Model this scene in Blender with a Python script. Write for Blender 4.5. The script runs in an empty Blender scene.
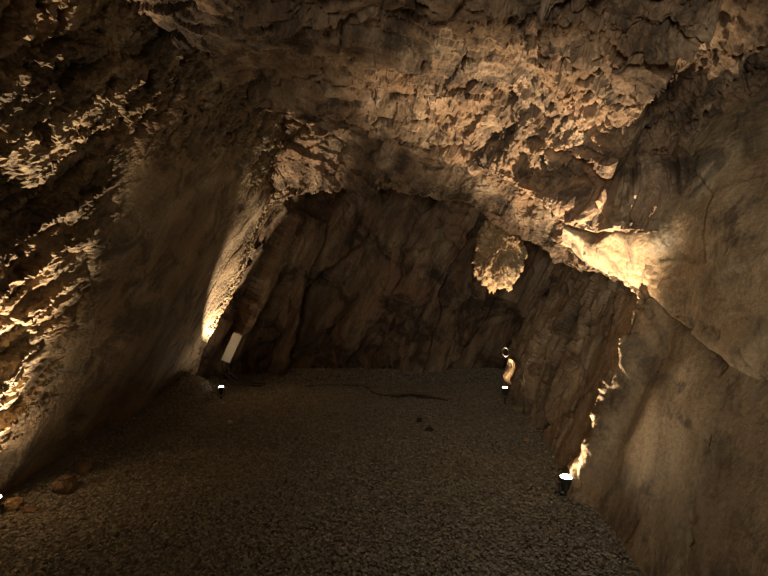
import bpy, math
import numpy as np
from mathutils import Vector

S = bpy.context.scene
C = S.collection
CAM = (0.0, 0.0, 1.6)
F = 480.0
def P(px, py, d):
    return ((px-384)/F*d, d, CAM[2]-(py-288)/F*d)

# ------------------------------------------------------------------ camera, world, exposure
cam = bpy.data.objects.new('camera', bpy.data.cameras.new('camera'))
C.objects.link(cam)
cam.location = CAM
cam.rotation_euler = (math.pi/2, 0, 0)
cam.data.sensor_width = 36.0
cam.data.lens = F/768*36.0
cam.data.clip_start = 0.02
S.camera = cam
S.view_settings.view_transform = 'Standard'
S.view_settings.look = 'None'
S.view_settings.exposure = 2.1
S.view_settings.gamma = 1.0
S.view_settings.use_curve_mapping = False
W = bpy.data.worlds.new('world'); S.world = W; W.use_nodes = True
W.node_tree.nodes['Background'].inputs[0].default_value = (1.0, 0.84, 0.62, 1)
W.node_tree.nodes['Background'].inputs[1].default_value = 0.03
S.cycles.max_bounces = 8
S.cycles.diffuse_bounces = 6
S.cycles.use_denoising = True
S.cycles.sample_clamp_indirect = 3.0

WARM = (1.0, 0.76, 0.50)
def spot(name, loc, target, watts, deg, blend=0.6, radius=0.018, col=WARM):
    l = bpy.data.lights.new(name, 'SPOT')
    l.energy = watts; l.color = col; l.spot_size = math.radians(deg); l.spot_blend = blend
    l.shadow_soft_size = radius
    o = bpy.data.objects.new(name, l); C.objects.link(o)
    o.location = loc
    o.rotation_euler = (Vector(target)-Vector(loc)).to_track_quat('-Z', 'Y').to_euler()
    return o
# added fill: unseen area light behind the viewpoint, brightens the boulder side
ar = bpy.data.lights.new('fill_light', 'AREA'); ar.energy = 6.0; ar.color = (1.0, 0.87, 0.68); ar.size = 1.0; ar.spread = math.radians(56)
aro = bpy.data.objects.new('fill_light', ar); C.objects.link(aro); aro.location = (-1.1, -3.0, 1.5)
aro.rotation_euler = (Vector((1.75, 4.0, 2.15))-Vector(aro.location)).to_track_quat('-Z', 'Y').to_euler()

# ------------------------------------------------------------------ noise
def h3(ix, iy, iz, seed):
    h = (ix.astype(np.int64)*73856093) ^ (iy.astype(np.int64)*19349663) ^ (iz.astype(np.int64)*83492791) ^ (seed*2654435761)
    h = (h & 0xffffffff).astype(np.uint64)
    h = ((h ^ (h >> np.uint64(16)))*np.uint64(0x45d9f3b)) & np.uint64(0xffffffff)
    h = ((h ^ (h >> np.uint64(16)))*np.uint64(0x45d9f3b)) & np.uint64(0xffffffff)
    return (h ^ (h >> np.uint64(16))) & np.uint64(0xffffffff)
def rnd(h, k):
    g = (h*np.uint64(2654435761+k*40503*2+1)) & np.uint64(0xffffffff)
    g = ((g ^ (g >> np.uint64(15)))*np.uint64(0x2c1b3c6d)) & np.uint64(0xffffffff)
    return (((g ^ (g >> np.uint64(12))) & np.uint64(0xffffff)).astype(np.float32))/float(0xffffff)
def vnoise(q, seed=0):
    i = np.floor(q); f = (q-i).astype(np.float32); i = i.astype(np.int64)
    u = f*f*f*(f*(f*6-15)+10)
    out = 0
    for dx in (0, 1):
        wx = u[:, 0] if dx else 1-u[:, 0]
        for dy in (0, 1):
            wy = u[:, 1] if dy else 1-u[:, 1]
            for dz in (0, 1):
                wz = u[:, 2] if dz else 1-u[:, 2]
                h = h3(i[:, 0]+dx, i[:, 1]+dy, i[:, 2]+dz, seed)
                gx = rnd(h, 1)*2-1; gy = rnd(h, 2)*2-1; gz = rnd(h, 3)*2-1
                out = out + wx*wy*wz*(gx*(f[:, 0]-dx)+gy*(f[:, 1]-dy)+gz*(f[:, 2]-dz))
    return out*1.5
def fbm(q, octv=4, gain=0.5, seed=0, ridged=False):
    a = 1.0; s = 0; t = 0
    for k in range(octv):
        n = vnoise(q, seed+k*17)
        if ridged: n = 0.5-2*np.abs(n)
        s = s+a*n; t += a; a *= gain; q = q*2.03+11.7
    return s/t
def worley(q, seed=0):
    """faceted blocks: per-cell height and tilt; returns (height, F2-F1)"""
    i = np.floor(q).astype(np.int64); n = len(q)
    d1 = np.full(n, 9e9, np.float32); d2 = np.full(n, 9e9, np.float32); hh = np.zeros(n, np.float32)
    for dx in (-1, 0, 1):
        for dy in (-1, 0, 1):
            for dz in (-1, 0, 1):
                c = i+np.array((dx, dy, dz))
                h = h3(c[:, 0], c[:, 1], c[:, 2], seed)
                r = np.stack([q[:, 0]-c[:, 0]-rnd(h, 1), q[:, 1]-c[:, 1]-rnd(h, 2), q[:, 2]-c[:, 2]-rnd(h, 3)], 1).astype(np.float32)
                d = (r*r).sum(1)
                val = (rnd(h, 4)-0.5)*1.0+(rnd(h, 5)-.5)*1.4*r[:, 0]+(rnd(h, 6)-.5)*1.4*r[:, 1]+(rnd(h, 7)-.5)*1.4*r[:, 2]
                m = d < d1
                d2 = np.where(m, d1, np.minimum(d2, d))
                hh = np.where(m, val, hh); d1 = np.where(m, d, d1)
    return hh, np.sqrt(d2)-np.sqrt(d1)
# bedding frame of the rock: all beds dip the same way
Lv = np.array((.40, .34, .85)); Lv /= np.linalg.norm(Lv)
Nv = np.array((1.0, 0.0, -.47)); Nv -= Lv*Nv.dot(Lv); Nv /= np.linalg.norm(Nv)
Mv = np.cross(Nv, Lv)
def bed(p, sn, sl, sm):
    return np.stack([p@Nv*sn, p@Lv*sl, p@Mv*sm], 1)
def sst(a, b, x):
    t = np.clip((x-a)/(b-a), 0, 1); return t*t*(3-2*t)
def gauss(p, c, r):
    r = np.array(r, float)*np.ones(3)
    return np.exp(-((((p-np.array(c))/r)**2).sum(1)))

# ------------------------------------------------------------------ mesh helpers
def tag(o, label=None, cat=None, group=None, kind=None):
    if label: o['label'] = label
    if cat: o['category'] = cat
    if group: o['group'] = group
    if kind: o['kind'] = kind
    return o
def link_mesh(name, v, f, mat, parent=None, smooth=True, uniform=None):
    me = bpy.data.meshes.new(name)
    v = np.asarray(v, np.float32)
    if uniform:                       # f is an (n,k) int array
        f = np.asarray(f, np.int32); n, k = f.shape
        me.vertices.add(len(v)); me.vertices.foreach_set('co', v.ravel())
        me.loops.add(n*k); me.loops.foreach_set('vertex_index', f.ravel())
        me.polygons.add(n); me.polygons.foreach_set('loop_start', np.arange(0, n*k, k, dtype=np.int32))
        me.update(calc_edges=True)
    else:
        me.from_pydata([tuple(map(float, x)) for x in v], [], [tuple(x) for x in f])
    me.polygons.foreach_set('use_smooth', np.full(len(me.polygons), smooth, bool))
    me.materials.append(mat); me.update()
    o = bpy.data.objects.new(name, me); C.objects.link(o)
    if parent: o.parent = parent
    return o
def catmull(A, n, axis, tension=0.5):
    """resample control array A along axis at n points (chord-proportional)"""
    A = np.moveaxis(np.asarray(A, float), axis, 0)
    K = A.shape[0]
    seg = np.sqrt(((A[1:]-A[:-1])**2).sum(-1)).reshape(K-1, -1).mean(1)
    cum = np.concatenate([[0], np.cumsum(seg)])
    t = np.linspace(0, cum[-1], n)
    k = np.clip(np.searchsorted(cum, t, 'right')-1, 0, K-2)
    u = ((t-cum[k])/seg[k]).reshape((-1,)+(1,)*(A.ndim-1))
    p0 = A[np.maximum(k-1, 0)]; p1 = A[k]; p2 = A[k+1]; p3 = A[np.minimum(k+2, K-1)]
    m1 = (p2-p0)*tension*.8; m2 = (p3-p1)*tension*.8
    u2 = u*u; u3 = u2*u
    R = (2*u3-3*u2+1)*p1+(u3-2*u2+u)*m1+(-2*u3+3*u2)*p2+(u3-u2)*m2
    return np.moveaxis(R, 0, axis)
def normals(G, flip):
    du = np.gradient(G, axis=0); dv = np.gradient(G, axis=1)
    n = np.cross(du, dv); n /= np.linalg.norm(n, axis=2, keepdims=True)+1e-9
    return -n if flip else n
def loft(name, ctrl, step, mat, disp, face, parent=None):
    """ctrl (R,C,3) control net -> rock surface; face = a point the normals look towards"""
    A = np.array(ctrl, float)
    lr = np.sqrt(((A[1:]-A[:-1])**2).sum(-1)).mean(1).sum()
    lc = np.sqrt(((A[:, 1:]-A[:, :-1])**2).sum(-1)).mean(0).sum()
    G = catmull(catmull(A, max(8, int(lr/step)), 0), max(8, int(lc/step)), 1)
    n = normals(G, False)
    c = G.reshape(-1, 3); view = np.array(face)-c
    flip = ((n.reshape(-1, 3)*view).sum(1)).mean() < 0
    if flip: n = -n
    for fn in disp:
        d = fn(G.reshape(-1, 3), n.reshape(-1, 3)).reshape(G.shape[:2])
        G = G+n*d[..., None]
        n = normals(G, flip)
    R_, C_ = G.shape[:2]
    idx = np.arange(R_*C_).reshape(R_, C_)
    q = np.stack([idx[:-1, :-1], idx[1:, :-1], idx[1:, 1:], idx[:-1, 1:]], -1).reshape(-1, 4)
    if flip: q = q[:, ::-1]
    return link_mesh(name, G.reshape(-1, 3), q, mat, parent, name not in ('ceiling', 'wall_left', 'wall_right'), uniform=True)

def rough(block=.10, fine=.02, sb=2.2, stria=.03, crack=.03):
    """displacement passes for fractured rock"""
    def a(p, n):
        wv = np.stack([fbm(p*1.3, 3, .5, 91), fbm(p*1.3, 3, .5, 92), fbm(p*1.3, 3, .5, 93)], 1)*.35
        q = p+wv
        h, e = worley(bed(q, sb*1.7, sb*.75, sb*1.1), 5)
        h2, e2 = worley(bed(q, sb*4.6, sb*2.0, sb*3.0), 6)
        amp = .55+.9*np.clip(fbm(p*.8, 2, .5, 40)+.4, 0, 1)
        return amp*(block*h+block*.42*h2)-crack*(1-sst(0, .10, e))*amp-crack*.35*(1-sst(0, .14, e2))
    def b(p, n):
        s = fbm(bed(p, 9, 1.5, 3.5), 4, .6, 21, ridged=True)
        f = fbm(p*16, 4, .6, 31, ridged=True)
        h3_, e3 = worley(bed(p, sb*11, sb*5, sb*8), 8)
        return stria*s+fine*f+fine*.9*h3_
    return [a, b]

# ------------------------------------------------------------------ materials
def mat_rock(name, cols, scale=1.0, rough_=.82, bump=.5, stain=.5, spec=.25):
    m = bpy.data.materials.new(name); m.use_nodes = True
    nt = m.node_tree; N = nt.nodes; L = nt.links
    b = N['Principled BSDF']
    tc = N.new('ShaderNodeTexCoord')
    mp = N.new('ShaderNodeMapping'); mp.vector_type = 'TEXTURE'
    # rotate into the bedding frame, stretched along the dip
    from mathutils import Matrix
    M = Matrix((tuple(Nv), tuple(Lv), tuple(Mv))).transposed()
    mp.inputs['Rotation'].default_value = M.to_euler()
    mp.inputs['Scale'].default_value = (.30/scale, 1.8/scale, .75/scale)
    L.new(tc.outputs['Object'], mp.inputs['Vector'])
    def noise(vec, sc, det=8, ro=.6, dist=0.0):
        n = N.new('ShaderNodeTexNoise'); n.inputs['Scale'].default_value = sc
        n.inputs['Detail'].default_value = det; n.inputs['Roughness'].default_value = ro
        n.inputs['Distortion'].default_value = dist
        L.new(vec, n.inputs['Vector']); return n.outputs['Fac']
    def ramp(fac, stops):
        r = N.new('ShaderNodeValToRGB'); e = r.color_ramp.elements
        while len(e) < len(stops): e.new(.5)
        for k, (p, c) in enumerate(stops):
            e[k].position = p; e[k].color = (c[0], c[1], c[2], 1)
        L.new(fac, r.inputs['Fac']); return r.outputs['Color']
    def mix(f, a, c, mode='MIX'):
        x = N.new('ShaderNodeMix'); x.data_type = 'RGBA'; x.blend_type = mode
        if isinstance(f, float): x.inputs['Factor'].default_value = f
        else: L.new(f, x.inputs['Factor'])
        for s, v in ((6, a), (7, c)):
            if isinstance(v, tuple): x.inputs[s].default_value = v+(1,)
            else: L.new(v, x.inputs[s])
        return x.outputs[2]
    base = ramp(noise(mp.outputs[0], 1.3, 9, .62, .4), [(.37, cols[0]), (.46, cols[1]), (.54, cols[2]), (.63, cols[3])])
    patch = ramp(noise(tc.outputs['Object'], 1.7*scale, 6, .6, .5), [(.40, (0, 0, 0)), (.62, (1, 1, 1))])
    c1 = mix(patch, base, mix(.75, base, cols[4]))
    dark = ramp(noise(tc.outputs['Object'], 2.3*scale, 10, .70, .8), [(.50, (0, 0, 0)), (.60, (stain,)*3)])
    c2 = mix(dark, c1, cols[5])
    grain = ramp(noise(tc.outputs['Object'], 38, 5, .7), [(.3, (.72,)*3), (.7, (1.25,)*3)])
    c3 = mix(1.0, c2, grain, 'MULTIPLY')
    L.new(c3, b.inputs['Base Color'])
    b.inputs['Roughness'].default_value = rough_
    b.inputs['Specular IOR Level'].default_value = spec
    bp = N.new('ShaderNodeBump'); bp.inputs['Strength'].default_value = min(1, bump*1.6); bp.inputs['Distance'].default_value = .035
    ad = N.new('ShaderNodeMath'); ad.operation = 'ADD'
    L.new(noise(mp.outputs[0], 6, 10, .7), ad.inputs[0]); L.new(noise(tc.outputs['Object'], 22, 8, .65), ad.inputs[1])
    L.new(ad.outputs[0], bp.inputs['Height']); L.new(bp.outputs[0], b.inputs['Normal'])
    return m
def mat_plain(name, col, rough_=.5, metal=0.0, emit=None, noise_=.15):
    m = bpy.data.materials.new(name); m.use_nodes = True
    nt = m.node_tree; b = nt.nodes['Principled BSDF']
    n = nt.nodes.new('ShaderNodeTexNoise'); n.inputs['Scale'].default_value = 25; n.inputs['Detail'].default_value = 5
    r = nt.nodes.new('ShaderNodeValToRGB')
    for k, s in ((0, 1-noise_), (1, 1+noise_)):
        r.color_ramp.elements[k].color = (col[0]*s, col[1]*s, col[2]*s, 1)
    nt.links.new(n.outputs['Fac'], r.inputs['Fac']); nt.links.new(r.outputs['Color'], b.inputs['Base Color'])
    b.inputs['Roughness'].default_value = rough_; b.inputs['Metallic'].default_value = metal
    if emit:
        b.inputs['Emission Color'].default_value = emit[0]+(1,); b.inputs['Emission Strength'].default_value = emit[1]
    return m
TAN = [(.085, .058, .037), (.16, .112, .072), (.24, .175, .115), (.36, .275, .19), (.25, .155, .09), (.035, .027, .021)]
SLAB = [(.10, .074, .045), (.18, .138, .088), (.25, .195, .122), (.36, .285, .185), (.22, .15, .085), (.06, .048, .035)]
DARK = [(.055, .038, .026), (.12, .086, .056), (.18, .134, .088), (.27, .205, .14), (.15, .085, .050), (.025, .018, .014)]
BOUL = [(.10, .075, .045), (.20, .155, .095), (.30, .24, .155), (.42, .36, .26), (.25, .165, .09), (.05, .042, .032)]
M_strata = mat_rock('rock_strata_brown', [(.10, .072, .046), (.19, .14, .09), (.26, .195, .125), (.34, .26, .175), (.22, .145, .085), (.05, .038, .028)], .9, stain=.7, bump=.4)
M_tan = mat_rock('rock_broken_tan', TAN, stain=.8, bump=.7)
M_slab = mat_rock('rock_smooth_slab', SLAB, stain=.7, bump=.4)
M_dark = mat_rock('rock_dark_brown', DARK, .65, stain=.85, bump=.4)
M_boul = mat_rock('rock_boulder', BOUL, stain=.75, bump=.35)
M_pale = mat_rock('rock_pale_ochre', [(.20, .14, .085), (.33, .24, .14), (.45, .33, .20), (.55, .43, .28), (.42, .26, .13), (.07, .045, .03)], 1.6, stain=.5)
M_floor = mat_rock('floor_grit', [(.09, .075, .055), (.13, .11, .085), (.16, .14, .105), (.20, .175, .135), (.13, .10, .07), (.06, .05, .038)], .8, bump=.6, stain=.4)

# ------------------------------------------------------------------ floor
def floor_h(x, y):
    p = np.stack([x, y, np.zeros_like(x)], 1)
    h = .03*fbm(p*.7, 3, .5, 300)
    # soil and rubble banked against the wall feet
    lx = -2.52+.05*(y-4)
    h = h+.30*sst(0, 1, (lx-x)/.75+.05)*sst(3.7, 4.8, y)
    h = h+.30*np.exp(-((x+2.55)/.42)**2-((y-6.55)/.55)**2)*sst(7.0, 6.75, y)*sst(-2.36, -2.5, x)
    rx = 1.55+.10*np.clip(y-3.8, 0, 9)
    h = h+.22*sst(0, 1, (x-rx)/.6)*sst(3.6, 4.4, y)
    h = h+.15*sst(8.0, 8.6, y)
    return h
xs = np.linspace(-4.2, 3.6, 520); ys = np.linspace(-2.2, 9.2, 760)
GX, GY = np.meshgrid(xs, ys)
x, y = GX.ravel(), GY.ravel()
p0 = np.stack([x, y, np.zeros_like(x)], 1)
z = floor_h(x, y)+.010*fbm(p0*9, 3, .6, 310)
V = np.stack([x, y, z], 1)
idx = np.arange(len(x)).reshape(GX.shape)
q = np.stack([idx[:-1, :-1], idx[:-1, 1:], idx[1:, 1:], idx[1:, :-1]], -1).reshape(-1, 4)
tag(link_mesh('floor', V, q, M_floor, uniform=True), kind='structure')

# ------------------------------------------------------------------ left wall: long smooth slab leaning over the floor, broken ground near the viewer
ZS = [-.3, .15, .65, 1.3, 2.0, 2.8, 3.6, 4.2]
def lx(y, z):
    base = np.interp(y, [-2, 2, 2.8, 3.15, 3.5, 4.4, 6.9], [-2.9, -3.15, -3.22, -3.15, -2.97, -2.93, -2.93])
    slope = np.interp(y, [-2, 2, 3, 3.7, 4.5, 6.9], [.30, .38, .44, .455, .46, .475])
    return base+slope*z-.42*max(0, z-2.7)*sst(6, 6.8, np.array(float(y)))
rows = []
for yy in (-2, 0, 1.2, 2.2, 3.0, 3.7, 4.5, 5.5, 6.3, 6.75, 6.93, 7.02, 7.25, 7.9):
    r = []
    for zz in ZS:
        X = lx(min(yy, 6.9), zz); Y = yy
        k = sst(2.6, 3.8, zz)
        if yy > 6.3: Y = yy-k*(.9)*(yy-6.3)/.6 if yy < 6.95 else yy-k*.95
        if yy == 7.02: X -= .10
        if yy == 7.25: X -= .35
        if yy == 7.9: X -= 1.0
        r.append((X, Y, zz))
    rows.append(r)
def left_mask(p):                      # 1 = broken, 0 = smooth slab
    b = p[:, 1]+.12*p[:, 2]+.35*fbm(p*1.7, 3, .5, 70)
    up = sst(2.55, 3.1, p[:, 2]+.25*fbm(p*2.1, 3, .5, 71)-.10*p[:, 1]+.42)
    return np.clip((1-sst(3.40, 3.95, b))+up*.8, 0, 1)
def left_a(p, n):
    m = left_mask(p)
    w = p+.25*np.stack([fbm(p*1.5, 3, .5, 73), fbm(p*1.5, 3, .5, 74), fbm(p*1.5, 3, .5, 75)], 1)
    h, e = worley(bed(w, 4.6, 1.1, 3.3), 61)
    h2, e2 = worley(bed(w, 11, 3.2, 8), 62)
    # stepped beds cutting up the broken part
    rd = np.array((.36, .52, .77)); rd /= np.linalg.norm(rd); rn = np.cross(rd, Nv); rn /= np.linalg.norm(rn)
    fw = .05*np.stack([fbm(p*7, 3, .6, 171), fbm(p*7, 3, .6, 172), fbm(p*7, 3, .6, 173)], 1)
    saw = 0
    for fr, am, sd in ((3.7, 1.0, 77), (8.5, .5, 78), (17, .2, 79)):
        s = -(p+fw)@rn*fr+.7*fbm(bed(p, .9, .5, 1.2), 3, .5, sd)+.25*fbm(p*4, 3, .6, sd+3)
        t = s-np.floor(s); saw = saw+am*np.where(t < .72, t/.72, (1-t)/.28)*(.6+.8*fbm(p*1.4+sd, 2, .5, 5))
    crumb = sst(1.9, 2.6, p[:, 2]); saw = saw*(1-.72*crumb)
    w = w+fw*1.6
    big = fbm(p*.75, 3, .5, 78)
    d = m*(.15*saw-.12+.08*crumb+(.10-.03*crumb)*h+.05*h2-.04*(1-sst(0, .12, e))+crumb*.07*fbm(p*5.5, 5, .65, 88, ridged=True))+.10*big
    d += (1-m)*(.018*fbm(bed(p, 3, .8, 3.2), 4, .55, 79)+.02*h*0.4)
    d -= .42*gauss(p, P(0, 205, 2.72), (.5, .34, .20))
    return d
def left_b(p, n):
    m = left_mask(p)
    s = fbm(bed(p, 6, 1.3, 9), 5, .6, 81, ridged=True)
    f = fbm(p*15, 5, .7, 82, ridged=True)
    edge = sst(6.55, 6.85, p[:, 1]+.06*fbm(p*4, 3, .6, 83))
    h3_, e3 = worley(bed(p, 24, 9, 17), 64)
    return s*(.006+.026*m+.014*edge)+f*(.004+.014*m+.016*edge)+h3_*(.002+.022*m+.018*edge)
tag(loft('wall_left', rows, .0135, M_slab, [left_a, left_b], (0, 4, 1.5)), kind='structure')

# ------------------------------------------------------------------ end chamber: left return, back wall
cols = [(-3.5, 6.9), (-2.85, 7.2), (-2.72, 7.9), (-2.45, 8.35), (-1.6, 8.62), (-.7, 8.7), (.2, 8.62), (1.1, 8.7), (2.0, 8.72), (3.2, 8.9), (4.4, 9.0)]
rows = []
for zz in (-.3, .1, .7, 1.4, 2.1, 2.9, 3.6, 4.3):
    k = .40
    rows.append([(cx+k*zz, cy-.10*zz, zz) for cx, cy in cols])
def back_a(p, n):
    w = p+.25*np.stack([fbm(p*1.2, 3, .5, 103), fbm(p*1.2, 3, .5, 104), fbm(p*1.2, 3, .5, 105)], 1)
    h, e = worley(bed(w, 1.6, .30, .7), 101); h2, e2 = worley(bed(w, 4.5, 1.0, 2.2), 102)
    st = fbm(bed(p, 2.4, .35, 1.0), 4, .55, 106, ridged=True)
    return .34*h+.07*h2+.12*st-.05*(1-sst(0, .1, e))
def back_b(p, n):
    return .022*fbm(bed(p, 8, 1.2, 3), 4, .6, 107, ridged=True)+.008*fbm(p*14, 4, .6, 108, ridged=True)
tag(loft('wall_back', rows, .017, M_dark, [back_a, back_b], (0, 4, 1.5)), kind='structure')

# ------------------------------------------------------------------ right wall behind the near slab
def rx_(y):
    return np.interp(y, [3.2, 3.9, 4.2, 5.4, 6.6, 8.8], [1.62, 1.60, 1.60, 1.72, 1.86, 2.16])
rows = []
for zz in (-.3, .1, .6, 1.1, 1.6, 2.2, 2.9, 3.6):
    rows.append([(rx_(yy)+.46*zz+(.25 if yy < 4.1 else 0), yy, zz) for yy in (3.3, 3.7, 4.2, 4.8, 5.4, 6.0, 6.7, 7.6, 8.9)])
def right_a(p, n):
    w = p+.22*np.stack([fbm(p*1.4, 3, .5, 113), fbm(p*1.4, 3, .5, 114), fbm(p*1.4, 3, .5, 115)], 1)
    h, e = worley(bed(w, 2.6, .8, 2.4), 111); h2, e2 = worley(bed(w, 7, 2.2, 6), 112)
    far = sst(4.4, 5.0, p[:, 1])
    return far*(.17*h+.07*h2-.05*(1-sst(0, .1, e)))+.06*fbm(p*1.1, 3, .5, 117)+.03*far*fbm(bed(p, 5, .8, 3), 3, .5, 118, ridged=True)
def right_b(p, n):
    return .016*fbm(bed(p, 8, 1.8, 8), 4, .6, 119, ridged=True)+.010*fbm(p*15, 4, .6, 120, ridged=True)
tag(loft('wall_right', rows, .015, M_strata, [right_a, right_b], (0, 5, 1.5)), kind='structure')

# ------------------------------------------------------------------ ceiling with hanging lip in front of the end chamber
R0 = [(-4.2, -1, 3.1), (-3, -1, 3.1), (-2, -1, 3.1), (-1.2, -1, 3.1), (-.6, -1, 3.1), (0, -1, 3.1), (.5, -1, 3.05), (1, -1, 3), (1.5, -1, 2.9), (2, -1, 2.75), (2.5, -1, 2.5), (4.4, -1, 2.2)]
R1 = [(a, 1.0, c+.03) for a, b, c in R0]
R2 = [(-4.2, 2.6, 3.2), P(0, -5, 2.8), P(110, -20, 2.9), P(190, -15, 2.85), P(255, 0, 2.8), P(320, 0, 2.7), P(400, 0, 2.65), P(480, 0, 2.55), P(560, 0, 2.45), P(640, 5, 2.35), P(720, 20, 2.25), (3.8, 2.1, 2.6)]
R3 = [(-4.2, 3.7, 3.5), P(30, 35, 3.5), P(130, 50, 3.6), P(205, 62, 3.7), P(265, 60, 3.9), P(330, 62, 3.9), P(400, 65, 3.8), P(470, 78, 3.7), P(540, 98, 3.55), P(600, 120, 3.4), P(655, 140, 3.2), (3.6, 2.9, 2.35)]
R4 = [(-4.2, 4.5, 3.7), P(60, 70, 4.0), P(145, 88, 4.3), P(212, 102, 4.8), P(275, 121, 5.4), P(335, 131, 5.3), P(400, 144, 5.1), P(455, 160, 4.85), P(512, 185, 4.5), P(562, 212, 4.15), P(612, 240, 3.85), (3.2, 3.5, 1.95)]
def off(R, dx, dy, dz): return [(a+dx, b+dy, c+dz) for a, b, c in R]
R5 = off(R4, 0, .03, .26)
R6 = off(R4, 0, .38, .20)
R8 = [(-4.2, 6.9, 2.9), (-3.2, 6.9, 2.9), (-2.5, 6.95, 2.88), P(238, 210, 6.95), P(280, 203, 6.9), P(332, 190, 6.4), P(400, 196, 6.0), P(462, 206, 5.6), P(512, 232, 5.25), P(562, 256, 4.85), P(612, 280, 4.35), (3.1, 4.0, 1.7)]
R7 = [tuple(np.array(a)*.45+np.array(b)*.55+np.array((0, .06, .05))) for a, b in zip(R6, R8)]
R9 = off(R8, 0, .10, .12)
R10 = [(a+.1*(k > 6), min(b+.45, 7.6), max(c+.7, 3.3)) for k, (a, b, c) in enumerate(R8)]
R11 = [(a, 9.2, 3.75) for a, b, c in R8]
def ceil_a(p, n):
    w = p+.30*np.stack([fbm(p*1.1, 3, .5, 133), fbm(p*1.1, 3, .5, 134), fbm(p*1.1, 3, .5, 135)], 1)
    right = sst(.1, 1.0, p[:, 0]+.25*fbm(p*1.5, 2, .5, 136))
    left = sst(-1.1, -2.0, p[:, 0]+.25*fbm(p*1.5, 2, .5, 136))
    brk = np.clip(right+left, 0, 1)
    near = 1-sst(4.6, 5.4, p[:, 1])*sst(.2, 1.2, p[:, 0])*.75        # the lip at the right is smoother
    fw = .022*np.stack([fbm(p*7, 3, .6, 181), fbm(p*7, 3, .6, 182), fbm(p*7, 3, .6, 183)], 1)
    w = w+fw
    h, e = worley(w*np.array((1.2, 1.5, 1.5)), 131)
    h2, e2 = worley(bed(w, 5.5, 1.3, 2.4), 132)
    h3_, e3 = worley(bed(w, 13, 3.2, 6.5), 139)
    # plates spalled off the roof: sharp steps along wandering lines
    T = 0
    for fr, am, sd in ((.55, 1.0, 137), (1.3, .5, 145)):
        w0 = w-fw
        q = np.stack([w[:, 0]*.75+w[:, 1]*.15, w0[:, 1]*1.5-w0[:, 0]*.35, w0[:, 2]*.5], 1)*fr
        t = fbm(q, 4, .55, sd)*5.5
        fl = np.floor(t); T = T+am*(fl+sst(.90, 1.0, t-fl)-.5*(t-fl))*.20
    d = .08*h+.12*fbm(p*.7, 3, .5, 138)+.24*T*near*(1-.6*left)
    d += brk*near*(.085*h2+.045*h3_)+(1-brk)*(.022*h2+.010*h3_)
    d -= (.04*(1-sst(0, .05, e)))*(1-.3*brk)*near
    # long open cracks following the hanging ledge
    A4 = np.array(R4)
    yl = np.interp(p[:, 0], A4[:, 0], A4[:, 1])
    for o_, wd, dp, sd in ((-.10, .040, .34, 191), (-.48, .026, .22, 192), (-1.0, .022, .18, 193), (-1.7, .022, .16, 194), (-2.3, .02, .14, 196)):
        yy = yl+o_+.22*fbm(p*np.array((1.1, .3, .3)), 4, .6, sd)
        dd = p[:, 1]-yy; on = sst(-.3, .0, fbm(p*.8, 2, .5, sd+9)) if o_ < -.2 else 1-.7*right
        d -= dp*np.exp(-(dd/wd)**2)*on*(1-.3*right)
        d += .05*sst(0, .05, -dd)*np.exp(-np.clip(-dd, 0, 9)/.35)*on
    # the roof steps up into a recess over the boulder
    xb = 1.66+.13*(p[:, 1]-3.3)+.10*fbm(p*2.5, 3, .6, 195)
    d -= .42*sst(0, .09, p[:, 0]-xb-.02)*(1-sst(3.9, 4.1, p[:, 1]))
    return d
def ceil_b(p, n):
    right = sst(.1, 1.0, p[:, 0]); left = sst(-1.1, -2.0, p[:, 0]); brk = np.clip(right+left, 0, 1)
    lip = sst(5.2, 6.0, p[:, 1]+.2*fbm(p*2, 2, .5, 141))
    k = np.clip(brk+.7*lip, 0, 1)
    return (.010+.016*k)*fbm(bed(p, 10, 1.8, 4.5), 5, .70, 142, ridged=True)-(.006+.010*k)*fbm(p*16, 5, .8, 143, ridged=True)
tag(loft('ceiling', [R0, R1, R2, R3, R4, R5, R6, R7, R8, R9, R10, R11], .0138, M_tan, [ceil_a, ceil_b], (0, 4, 1.0)), kind='structure')

# ------------------------------------------------------------------ near right slab (footwall leaning away)
rows = []
for zz in (-.3, 0, .4, .8, 1.2, 1.6, 2.0, 2.4):
    r = []
    for yy in (-2, 0, 1.2, 2.0, 2.6, 3.1, 3.42, 3.60, 3.72, 3.80, 3.95):
        b = np.interp(yy, [-2, 1, 2.6, 3.3, 3.72], [1.35, 1.42, 1.46, 1.50, 1.51])
        X = b+.44*zz
        if 3.5 < yy < 3.75: X -= .03+.05*max(zz, 0)
        if yy == 3.80: X += .12
        if yy == 3.95: X += .5
        r.append((X, yy+.03*math.sin(zz*9), zz))
    rows.append(r)
def ns_a(p, n):
    w = p+.2*np.stack([fbm(p*1.4, 3, .5, 153), fbm(p*1.4, 3, .5, 154), fbm(p*1.4, 3, .5, 155)], 1)
    e_ = sst(3.44, 3.60, p[:, 1]+.07*fbm(p*3, 3, .5, 156))
    h, e = worley(bed(w, 2, .6, 2), 151); h2, e2 = worley(bed(w, 9, 4, 9), 152)
    return .02*h+.06*fbm(p*.9, 3, .5, 157)+e_*(.06*h2+.075)
def ns_b(p, n):
    e_ = sst(3.42, 3.58, p[:, 1])
    return (.008+.010*e_)*fbm(bed(p, 7, 1.5, 8), 4, .6, 158, ridged=True)+(.003+.010*e_)*fbm(p*16, 4, .6, 159, ridged=True)
tag(loft('rock_slab', rows, .0125, M_slab, [ns_a, ns_b], (-1, 3, 2.5)),
    'large smooth brown rock slab leaning beside the nearest right floor lamp', 'rock slab')

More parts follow.
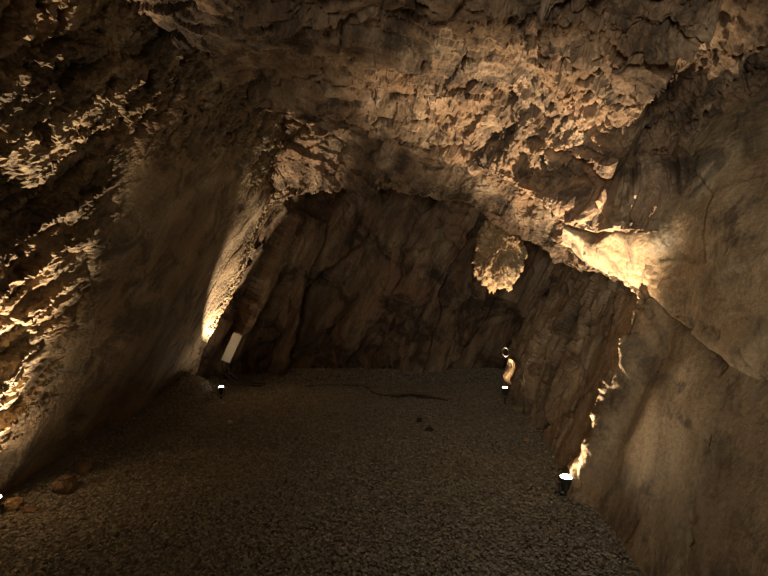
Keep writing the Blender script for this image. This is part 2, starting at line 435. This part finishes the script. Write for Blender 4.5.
# ------------------------------------------------------------------ overhanging boulder, upper right
edge = [P(562, 243, 4.5), P(585, 262, 4.35), P(606, 275, 4.15), P(628, 289, 3.85), P(655, 303, 3.42), P(700, 334, 2.9), P(768, 384, 2.36), P(900, 470, 1.85), (2.1, .8, 1.0), (2.1, -1.5, 1.0)]
mid = [P(562, 229, 4.25), P(590, 247, 4.0), P(612, 240, 3.75), P(640, 246, 3.5), P(672, 262, 3.28), P(712, 280, 2.82), P(768, 305, 2.4), P(900, 360, 1.92), (2.0, .8, 1.45), (2.0, -1.5, 1.45)]
mid2 = [P(565, 224, 4.28), P(596, 236, 4.0), P(618, 222, 3.75), P(648, 208, 3.5), P(682, 205, 3.28), P(718, 210, 2.95), P(768, 225, 2.6), P(900, 260, 2.0), (2.0, .8, 1.9), (2.0, -1.5, 1.9)]
top = [P(568, 214, 4.4), P(600, 224, 4.15), P(625, 205, 3.85), P(658, 180, 3.65), P(690, 162, 3.45), P(726, 155, 3.15), P(775, 160, 2.85), P(900, 190, 2.2), (2.2, .8, 2.3), (2.2, -1.5, 2.3)]
back = off(top, .7, .25, 1.0)
und = off(edge, .16, .12, .03); und2 = off(edge, .7, .3, .25)
def bo_a(p, n):
    w = p+.15*np.stack([fbm(p*1.4, 3, .5, 163), fbm(p*1.4, 3, .5, 164), fbm(p*1.4, 3, .5, 165)], 1)
    h, e = worley(w*1.1, 161)
    return .03*h+.05*fbm(p*1.2, 3, .5, 167)
def bo_b(p, n):
    lowrim = 1-sst(.05, .32, p[:, 2]-(1.51-.49*(3.45-np.clip(p[:, 1], 1, 4.4))+.05*fbm(p*3, 3, .5, 166)))
    h, e = worley(bed(p+.05*np.stack([fbm(p*5, 3, .6, 1), fbm(p*5, 3, .6, 2), fbm(p*5, 3, .6, 3)], 1), 9, 3, 7), 162)
    return lowrim*(.035*h-.015*(1-sst(0, .1, e)))+.012*fbm(bed(p, 5, 1.0, 5), 5, .62, 168, ridged=True)+.005*fbm(p*14, 4, .6, 169, ridged=True)
tag(loft('boulder', [und2, und, edge, mid, mid2, top, back], .0125, M_boul, [bo_a, bo_b], (0, 2, 1.6)),
    'big smooth overhanging boulder with diagonal scratches at upper right', 'boulder')

# ------------------------------------------------------------------ closed rock lumps
def icosphere(n):
    import bmesh
    bm = bmesh.new(); bmesh.ops.create_icosphere(bm, subdivisions=n, radius=1)
    v = np.array([x.co[:] for x in bm.verts]); f = np.array([[a.index for a in q.verts] for q in bm.faces]); bm.free()
    return v, f
def rock(name, loc, r, mat, seed, sub=4, block=.35, fine=.05, rot=0.0, shape=None, planes=7):
    v, f = icosphere(sub)
    n = v.copy()
    h, e = worley(v*1.6+seed*7.3, seed)
    h2, e2 = worley(v*4.0+seed*3.1, seed+1)
    d = 1+block*h*.7+block*.35*h2+fine*fbm(v*5+seed, 4, .6, seed, ridged=True)
    # flattened facets
    rng = np.random.RandomState(seed)
    for k in range(planes):
        a = rng.normal(size=3); a /= np.linalg.norm(a); t = rng.uniform(.62, .85)
        dd = (n@a); d = np.where(dd > 0, np.minimum(d, t/np.maximum(dd, 1e-3)*(1+.06*h2)), d)
    v = n*d[:, None]*np.array(r)
    if shape: v = shape(v)
    c, s = math.cos(rot), math.sin(rot)
    v = np.stack([v[:, 0]*c-v[:, 1]*s, v[:, 0]*s+v[:, 1]*c, v[:, 2]], 1)
    o = link_mesh(name, v, f, mat, None, True, uniform=True)
    o.location = loc
    return o
def fz(x, y): return float(floor_h(np.array([x]), np.array([y]))[0])

def knob_shape(v):
    v = v.copy(); n = v/np.linalg.norm(v, axis=1, keepdims=True)
    h, e = worley(v*np.array((6, 6, 9))+.5*np.stack([fbm(v*5, 3, .6, 201), fbm(v*5, 3, .6, 202), fbm(v*5, 3, .6, 203)], 1), 204)
    h2, e2 = worley(v*20, 205)
    v += n*(.05*h-.02*(1-sst(0, .15, e))+.014*h2)[:, None]
    v[:, 0] += v[:, 2]*.10; return v
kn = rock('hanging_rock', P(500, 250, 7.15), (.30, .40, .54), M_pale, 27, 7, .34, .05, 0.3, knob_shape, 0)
tag(kn, 'lumpy ochre rock knob hanging above the rear right lamp', 'rock')

# ------------------------------------------------------------------ small parts
def tube(name, pts, r, mat, parent=None, seg=10, sub=8):
    A = np.array(pts, float)
    L_ = max(6, sub*len(A)); A = catmull(A, L_, 0, 1.0) if len(A) > 2 else A
    vs, fs = [], []
    for i in range(len(A)):
        t = A[min(i+1, len(A)-1)]-A[max(i-1, 0)]; t /= np.linalg.norm(t)+1e-9
        u = np.cross(t, (0, 0, 1.0)) if abs(t[2]) < .9 else np.cross(t, (1.0, 0, 0)); u /= np.linalg.norm(u); w = np.cross(t, u)
        rr = r[min(i*len(r)//len(A), len(r)-1)] if isinstance(r, (list, tuple)) else r
        for k in range(seg):
            a = 2*math.pi*k/seg; vs.append(A[i]+rr*(math.cos(a)*u+math.sin(a)*w))
    for i in range(len(A)-1):
        for k in range(seg):
            a = i*seg+k; b = i*seg+(k+1) % seg; fs.append((a, b, b+seg, a+seg))
    fs.append(tuple(range(seg))[::-1]); fs.append(tuple(range((len(A)-1)*seg, len(A)*seg)))
    return link_mesh(name, vs, fs, mat, parent)
def lathe(name, prof, mat, parent=None, seg=28, loc=(0, 0, 0), rot=None):
    """prof [(r,z)...] closed with caps"""
    vs, fs = [], []
    for r, z in prof:
        for k in range(seg):
            a = 2*math.pi*k/seg; vs.append((r*math.cos(a), r*math.sin(a), z))
    for i in range(len(prof)-1):
        for k in range(seg):
            a = i*seg+k; b = i*seg+(k+1) % seg; fs.append((a, b, b+seg, a+seg))
    fs.append(tuple(range(seg))[::-1]); fs.append(tuple(range((len(prof)-1)*seg, len(prof)*seg)))
    o = link_mesh(name, vs, fs, mat, parent, smooth=False)
    o.location = loc
    if rot: o.rotation_euler = rot
    return o
def box(name, size, mat, parent=None, loc=(0, 0, 0), bev=.006, rot=(0, 0, 0)):
    import bmesh
    bm = bmesh.new(); bmesh.ops.create_cube(bm, size=1)
    for v in bm.verts: v.co = Vector((v.co.x*size[0], v.co.y*size[1], v.co.z*size[2]))
    if bev: bmesh.ops.bevel(bm, geom=bm.edges[:], offset=bev, segments=2, affect='EDGES')
    me = bpy.data.meshes.new(name); bm.to_mesh(me); bm.free(); me.materials.append(mat)
    o = bpy.data.objects.new(name, me); C.objects.link(o); o.location = loc; o.rotation_euler = rot
    if parent: o.parent = parent
    return o
def empty(name, loc, rot=(0, 0, 0)):
    o = bpy.data.objects.new(name, None); C.objects.link(o); o.location = loc; o.rotation_euler = rot
    o.empty_display_size = .05
    return o
M_blk = mat_plain('black_metal', (.018, .017, .016), .45, .3)
M_cab = mat_plain('black_cable', (.010, .010, .010), .5)
M_steel = mat_plain('worn_steel', (.22, .20, .17), .45, .8)
M_box = mat_plain('pale_grey_plastic', (.34, .31, .26), .5, noise_=.06)
M_boxs = mat_plain('grey_plastic_side', (.36, .33, .28), .5, noise_=.06)
M_lens = mat_plain('lamp_glass', (.9, .85, .7), .3, emit=((1.0, .82, .58), 14.0))

def floor_lamp(loc, target, watts, deg, label, spill=.05, blend=.6, height=.2, scale=1.0, style='spike', rot=0.0, rad=.018):
    """small uplight: spike, yoke, finned can, glowing lens"""
    x, y = loc; zf = fz(x, y)
    t = empty('uplight', (x, y, zf), (0, 0, rot))
    tag(t, label, 'lamp', 'small cave uplights standing on the gravel')
    H = height; r = .036*scale
    lathe('body', [(r*.62, H-.115), (r*.80, H-.105), (r*.80, H-.085), (r*.92, H-.083), (r*.92, H-.070), (r*.80, H-.068), (r*.80, H-.056),
                   (r*.92, H-.054), (r*.92, H-.040), (r*1.06, H-.030), (r*1.10, H-.004), (r*.98, H-.004)], M_blk, t)
    lathe('lens', [(r*.96, H-.006), (r*.96, H-.001), (r*.80, H+.003), (r*.3, H+.006)], M_lens, t)
    yk = tube('yoke', [(-r*1.22, 0, H-.055), (-r*1.22, 0, H-.125), (0, 0, H-.140), (r*1.22, 0, H-.125), (r*1.22, 0, H-.055)], .005, M_blk, t)
    for s in (-1, 1):
        kb = lathe('knob', [(.009, -.007), (.011, -.004), (.011, .004), (.007, .007)], M_blk, t, 14, (s*(r*1.22+.006), 0, H-.058), (0, math.pi/2, 0))
    if style == 'spike':
        lathe('spike', [(.004, -.06), (.011, -.01), (.014, H-.145), (.011, H-.135)], M_blk, t, 12)
        lathe('base', [(.030, -.006), (.034, .0), (.030, .012), (.014, .016)], M_steel, t, 20)
    else:
        lathe('post', [(.012, .02), (.014, .03), (.014, H-.145), (.011, H-.135)], M_blk, t, 12)
        for k in range(3):
            a = 2*math.pi*k/3+.5
            tube('leg', [(0, 0, .055), (math.cos(a)*.05, math.sin(a)*.05, .035), (math.cos(a)*.10, math.sin(a)*.10, .0)], .006, M_blk, t)
    zt = zf+H+.012
    spot('lamp_light', (x, y, zt), target, watts, deg, blend, rad)
    spot('lamp_spill', (x, y, zt), (x*.8, y-.2, zt+1), watts*spill, 172, 1.0, rad)
    return t

# near right, near left (at the frame edge), rear left, rear right
floor_lamp((1.39, 3.66), (1.42, 4.12, 3.0), 330, 66, 'small black tripod uplight with glowing lens beside the near right rock slab', .055, .9, .155, 1.25, 'tripod', .2)
floor_lamp((-2.73, 3.36), (-2.70, 2.86, 2.0), 250, 66, 'small black uplight at the left frame edge, lighting the broken left wall', .03, .8, .13, 1.2)
floor_lamp((-2.32, 6.84), (-1.95, 6.74, 2.6), 200, 56, 'small black uplight below the leaning left slab, near the grey cable box', .02, .45, .20)
floor_lamp((1.66, 6.58), (1.68, 6.75, 2.4), 90, 62, 'small black uplight at the rear right corner below a rock knob', .08, .7, .245)

# ------------------------------------------------------------------ cable box on the rear left wall
bt = empty('cable_box', P(232, 347, 7.35), (math.radians(6), math.radians(24), math.radians(14)))
tag(bt, 'pale grey rectangular cable box tilted against the rear left wall', 'box')
box('enclosure', (.135, .07, .46), M_boxs, bt, (0, 0, 0), .006)
box('cover', (.138, .016, .463), M_box, bt, (0, -.042, 0), .005)
for sx in (-.03, 0.025):
    lathe('cable_gland', [(.013, -.02), (.016, -.012), (.016, .012), (.012, .02)], M_blk, bt, 12, (sx, 0, -.25))
for k, (a, b) in enumerate((((222, 362), .0), ((228, 364), .03))):
    c = tube('power_cable', [P(a[0]+1, a[1]-3, 7.37), P(a[0]+1, a[1]+7, 7.32), P(230+k*3, 378-k*3, 7.3), P(240+k*3, 384-k*3, 7.3), P(254, 386-k*3, 7.35), P(262+k*3, 386-k*2, 7.5)], .011, M_cab)
    tag(c, 'black cable curving from the grey cable box to the floor, %s of two' % ('outer' if k == 0 else 'inner'), 'cable', 'cables under the grey box')

# ------------------------------------------------------------------ floor cable and debris
def fpt(px, py, dz=.012):
    d = F*CAM[2]/(py-288); x = (px-384)/F*d
    zf = fz(x, d); d = F*(CAM[2]-zf)/(py-288); x = (px-384)/F*d
    return (x, d, fz(x, d)+dz)
tag(tube('floor_cable', [fpt(*a) for a in ((306, 387), (325, 386), (348, 386), (366, 388), (372, 393), (382, 396), (395, 397))], .011, M_cab),
    'thin black cable lying across the far gravel floor', 'cable')
tag(tube('hose', [fpt(a, b, .02) for a, b in ((386, 396.5), (396, 398), (410, 397.5), (424, 399), (436, 400), (448, 402))], [.008, .016, .024, .024, .026, .018, .010, .008], M_cab),
    'thicker dark hose lying on the far gravel at the end of the thin cable', 'hose')
tag(tube('cable_loop', [fpt(a, b, .01) for a, b in ((364, 391), (370, 388.5), (380, 388), (388, 390), (389, 392.5))], .005, M_cab),
    'small loop of thin wire curling behind the dark hose', 'cable')

def place_rock(px, py, size, mat, seed, label, grp=None, name='rock', flat=.7, lift=0.0):
    x, y, z = fpt(px, py, 0)
    o = rock(name, (x, y, z+size*flat*.45+lift), (size, size*.85, size*flat), mat, seed, 4, .35, .08, seed*1.3)
    tag(o, label, 'rock', grp)
    return o
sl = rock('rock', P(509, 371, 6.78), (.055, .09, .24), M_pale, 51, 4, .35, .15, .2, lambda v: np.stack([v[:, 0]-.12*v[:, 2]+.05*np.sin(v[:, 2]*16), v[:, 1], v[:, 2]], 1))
tag(sl, 'brightly lit upright rock sliver directly above the rear right uplight', 'rock')
lp = P(505.5, 352, 6.66)
tag(tube('wire_loop', [(lp[0]+.05*math.cos(a)*.9, lp[1]+.03*math.sin(a), lp[2]+.055*math.sin(a)) for a in np.linspace(-1.2, 4.9, 14)], .005, M_steel),
    'small ring of wire catching the light above the rear right uplight', 'wire')
place_rock(66, 492, .105, M_tan, 31, 'rounded brown rock at the foot of the leaning left slab', None, flat=.8)
place_rock(83, 473, .075, M_tan, 32, 'smaller brown rock just behind the rounded rock by the left wall', None, flat=1.0)
place_rock(13, 508, .075, M_pale, 33, 'orange-lit angular rock beside the left edge uplight', None, flat=.7)
place_rock(30, 512, .06, M_tan, 34, 'flat dark rock right of the orange-lit rock at the lower left', None, flat=.5)
place_rock(419, 422, .05, M_blk, 35, 'dark stone on the open gravel, farther of two', 'dark stones on the open gravel')
place_rock(429, 432, .05, M_blk, 36, 'dark stone on the open gravel, nearer of two', 'dark stones on the open gravel')
place_rock(230, 424, .045, M_box, 37, 'small pale stone on the gravel in front of the rear left uplight')
place_rock(527, 441, .035, M_pale, 38, 'small pale stone on the gravel between the two right uplights')
place_rock(513, 404, .07, M_tan, 39, 'small rock beside the foot of the rear right uplight')
place_rock(223, 404, .035, M_box, 40, 'tiny pale stone at the foot of the rear left uplight')

# ------------------------------------------------------------------ gravel
def gravel(n, seed=5):
    rng = np.random.RandomState(seed)
    v, f = icosphere(1)
    v0, f0 = v[:12], None
    # an icosahedron is enough for stones this small
    import bmesh
    bm = bmesh.new(); bmesh.ops.create_icosphere(bm, subdivisions=1, radius=1)
    v0 = np.array([a.co[:] for a in bm.verts]); f0 = np.array([[a.index for a in q.verts] for q in bm.faces]); bm.free()
    y = 2.2+(rng.rand(n)**1.25)*6.4
    x = rng.uniform(-2.9, 2.3, n)
    keep = (x > -2.75+.05*rng.normal(size=n)) & (x < 1.62+.10*np.clip(y-3.8, 0, 9)+.05*rng.normal(size=n))
    x, y = x[keep], y[keep]; n = len(x)
    s = (.0068+.0065*rng.rand(n)**2)*(.85+.07*y)
    V = v0[None]*(1+.38*rng.uniform(-1, 1, (n, 12, 1)))*s[:, None, None]
    V = V*np.stack([rng.uniform(.8, 1.5, n), rng.uniform(.7, 1.1, n), rng.uniform(.45, .8, n)], 1)[:, None]
    a = rng.uniform(0, 2*math.pi, n); c, d = np.cos(a)[:, None], np.sin(a)[:, None]
    ti = rng.normal(0, .35, n)[:, None]
    X = V[..., 0]*c-V[..., 1]*d; Y = V[..., 0]*d+V[..., 1]*c; Z = V[..., 2]+X*ti
    z = floor_h(x, y)+s*.45
    V = np.stack([X+x[:, None], Y+y[:, None], Z+z[:, None]], -1).reshape(-1, 3)
    f = (f0[None]+(np.arange(n)*12)[:, None, None]).reshape(-1, 3)
    m = bpy.data.materials.new('gravel_stone'); m.use_nodes = True
    nt = m.node_tree; b = nt.nodes['Principled BSDF']; b.inputs['Roughness'].default_value = .85
    g = nt.nodes.new('ShaderNodeNewGeometry'); r = nt.nodes.new('ShaderNodeValToRGB'); e = r.color_ramp.elements
    e[0].color = (.13, .122, .100, 1); e[1].color = (.29, .275, .23, 1); k = e.new(.6); k.color = (.20, .188, .155, 1)
    nt.links.new(g.outputs['Random Per Island'], r.inputs['Fac']); nt.links.new(r.outputs['Color'], b.inputs['Base Color'])
    b.inputs['Specular IOR Level'].default_value = .25
    o = link_mesh('gravel', V, f, m, None, False, uniform=True)
    tag(o, 'grey-brown crushed gravel spread over the cave floor', 'gravel', kind='stuff')
gravel(110000)
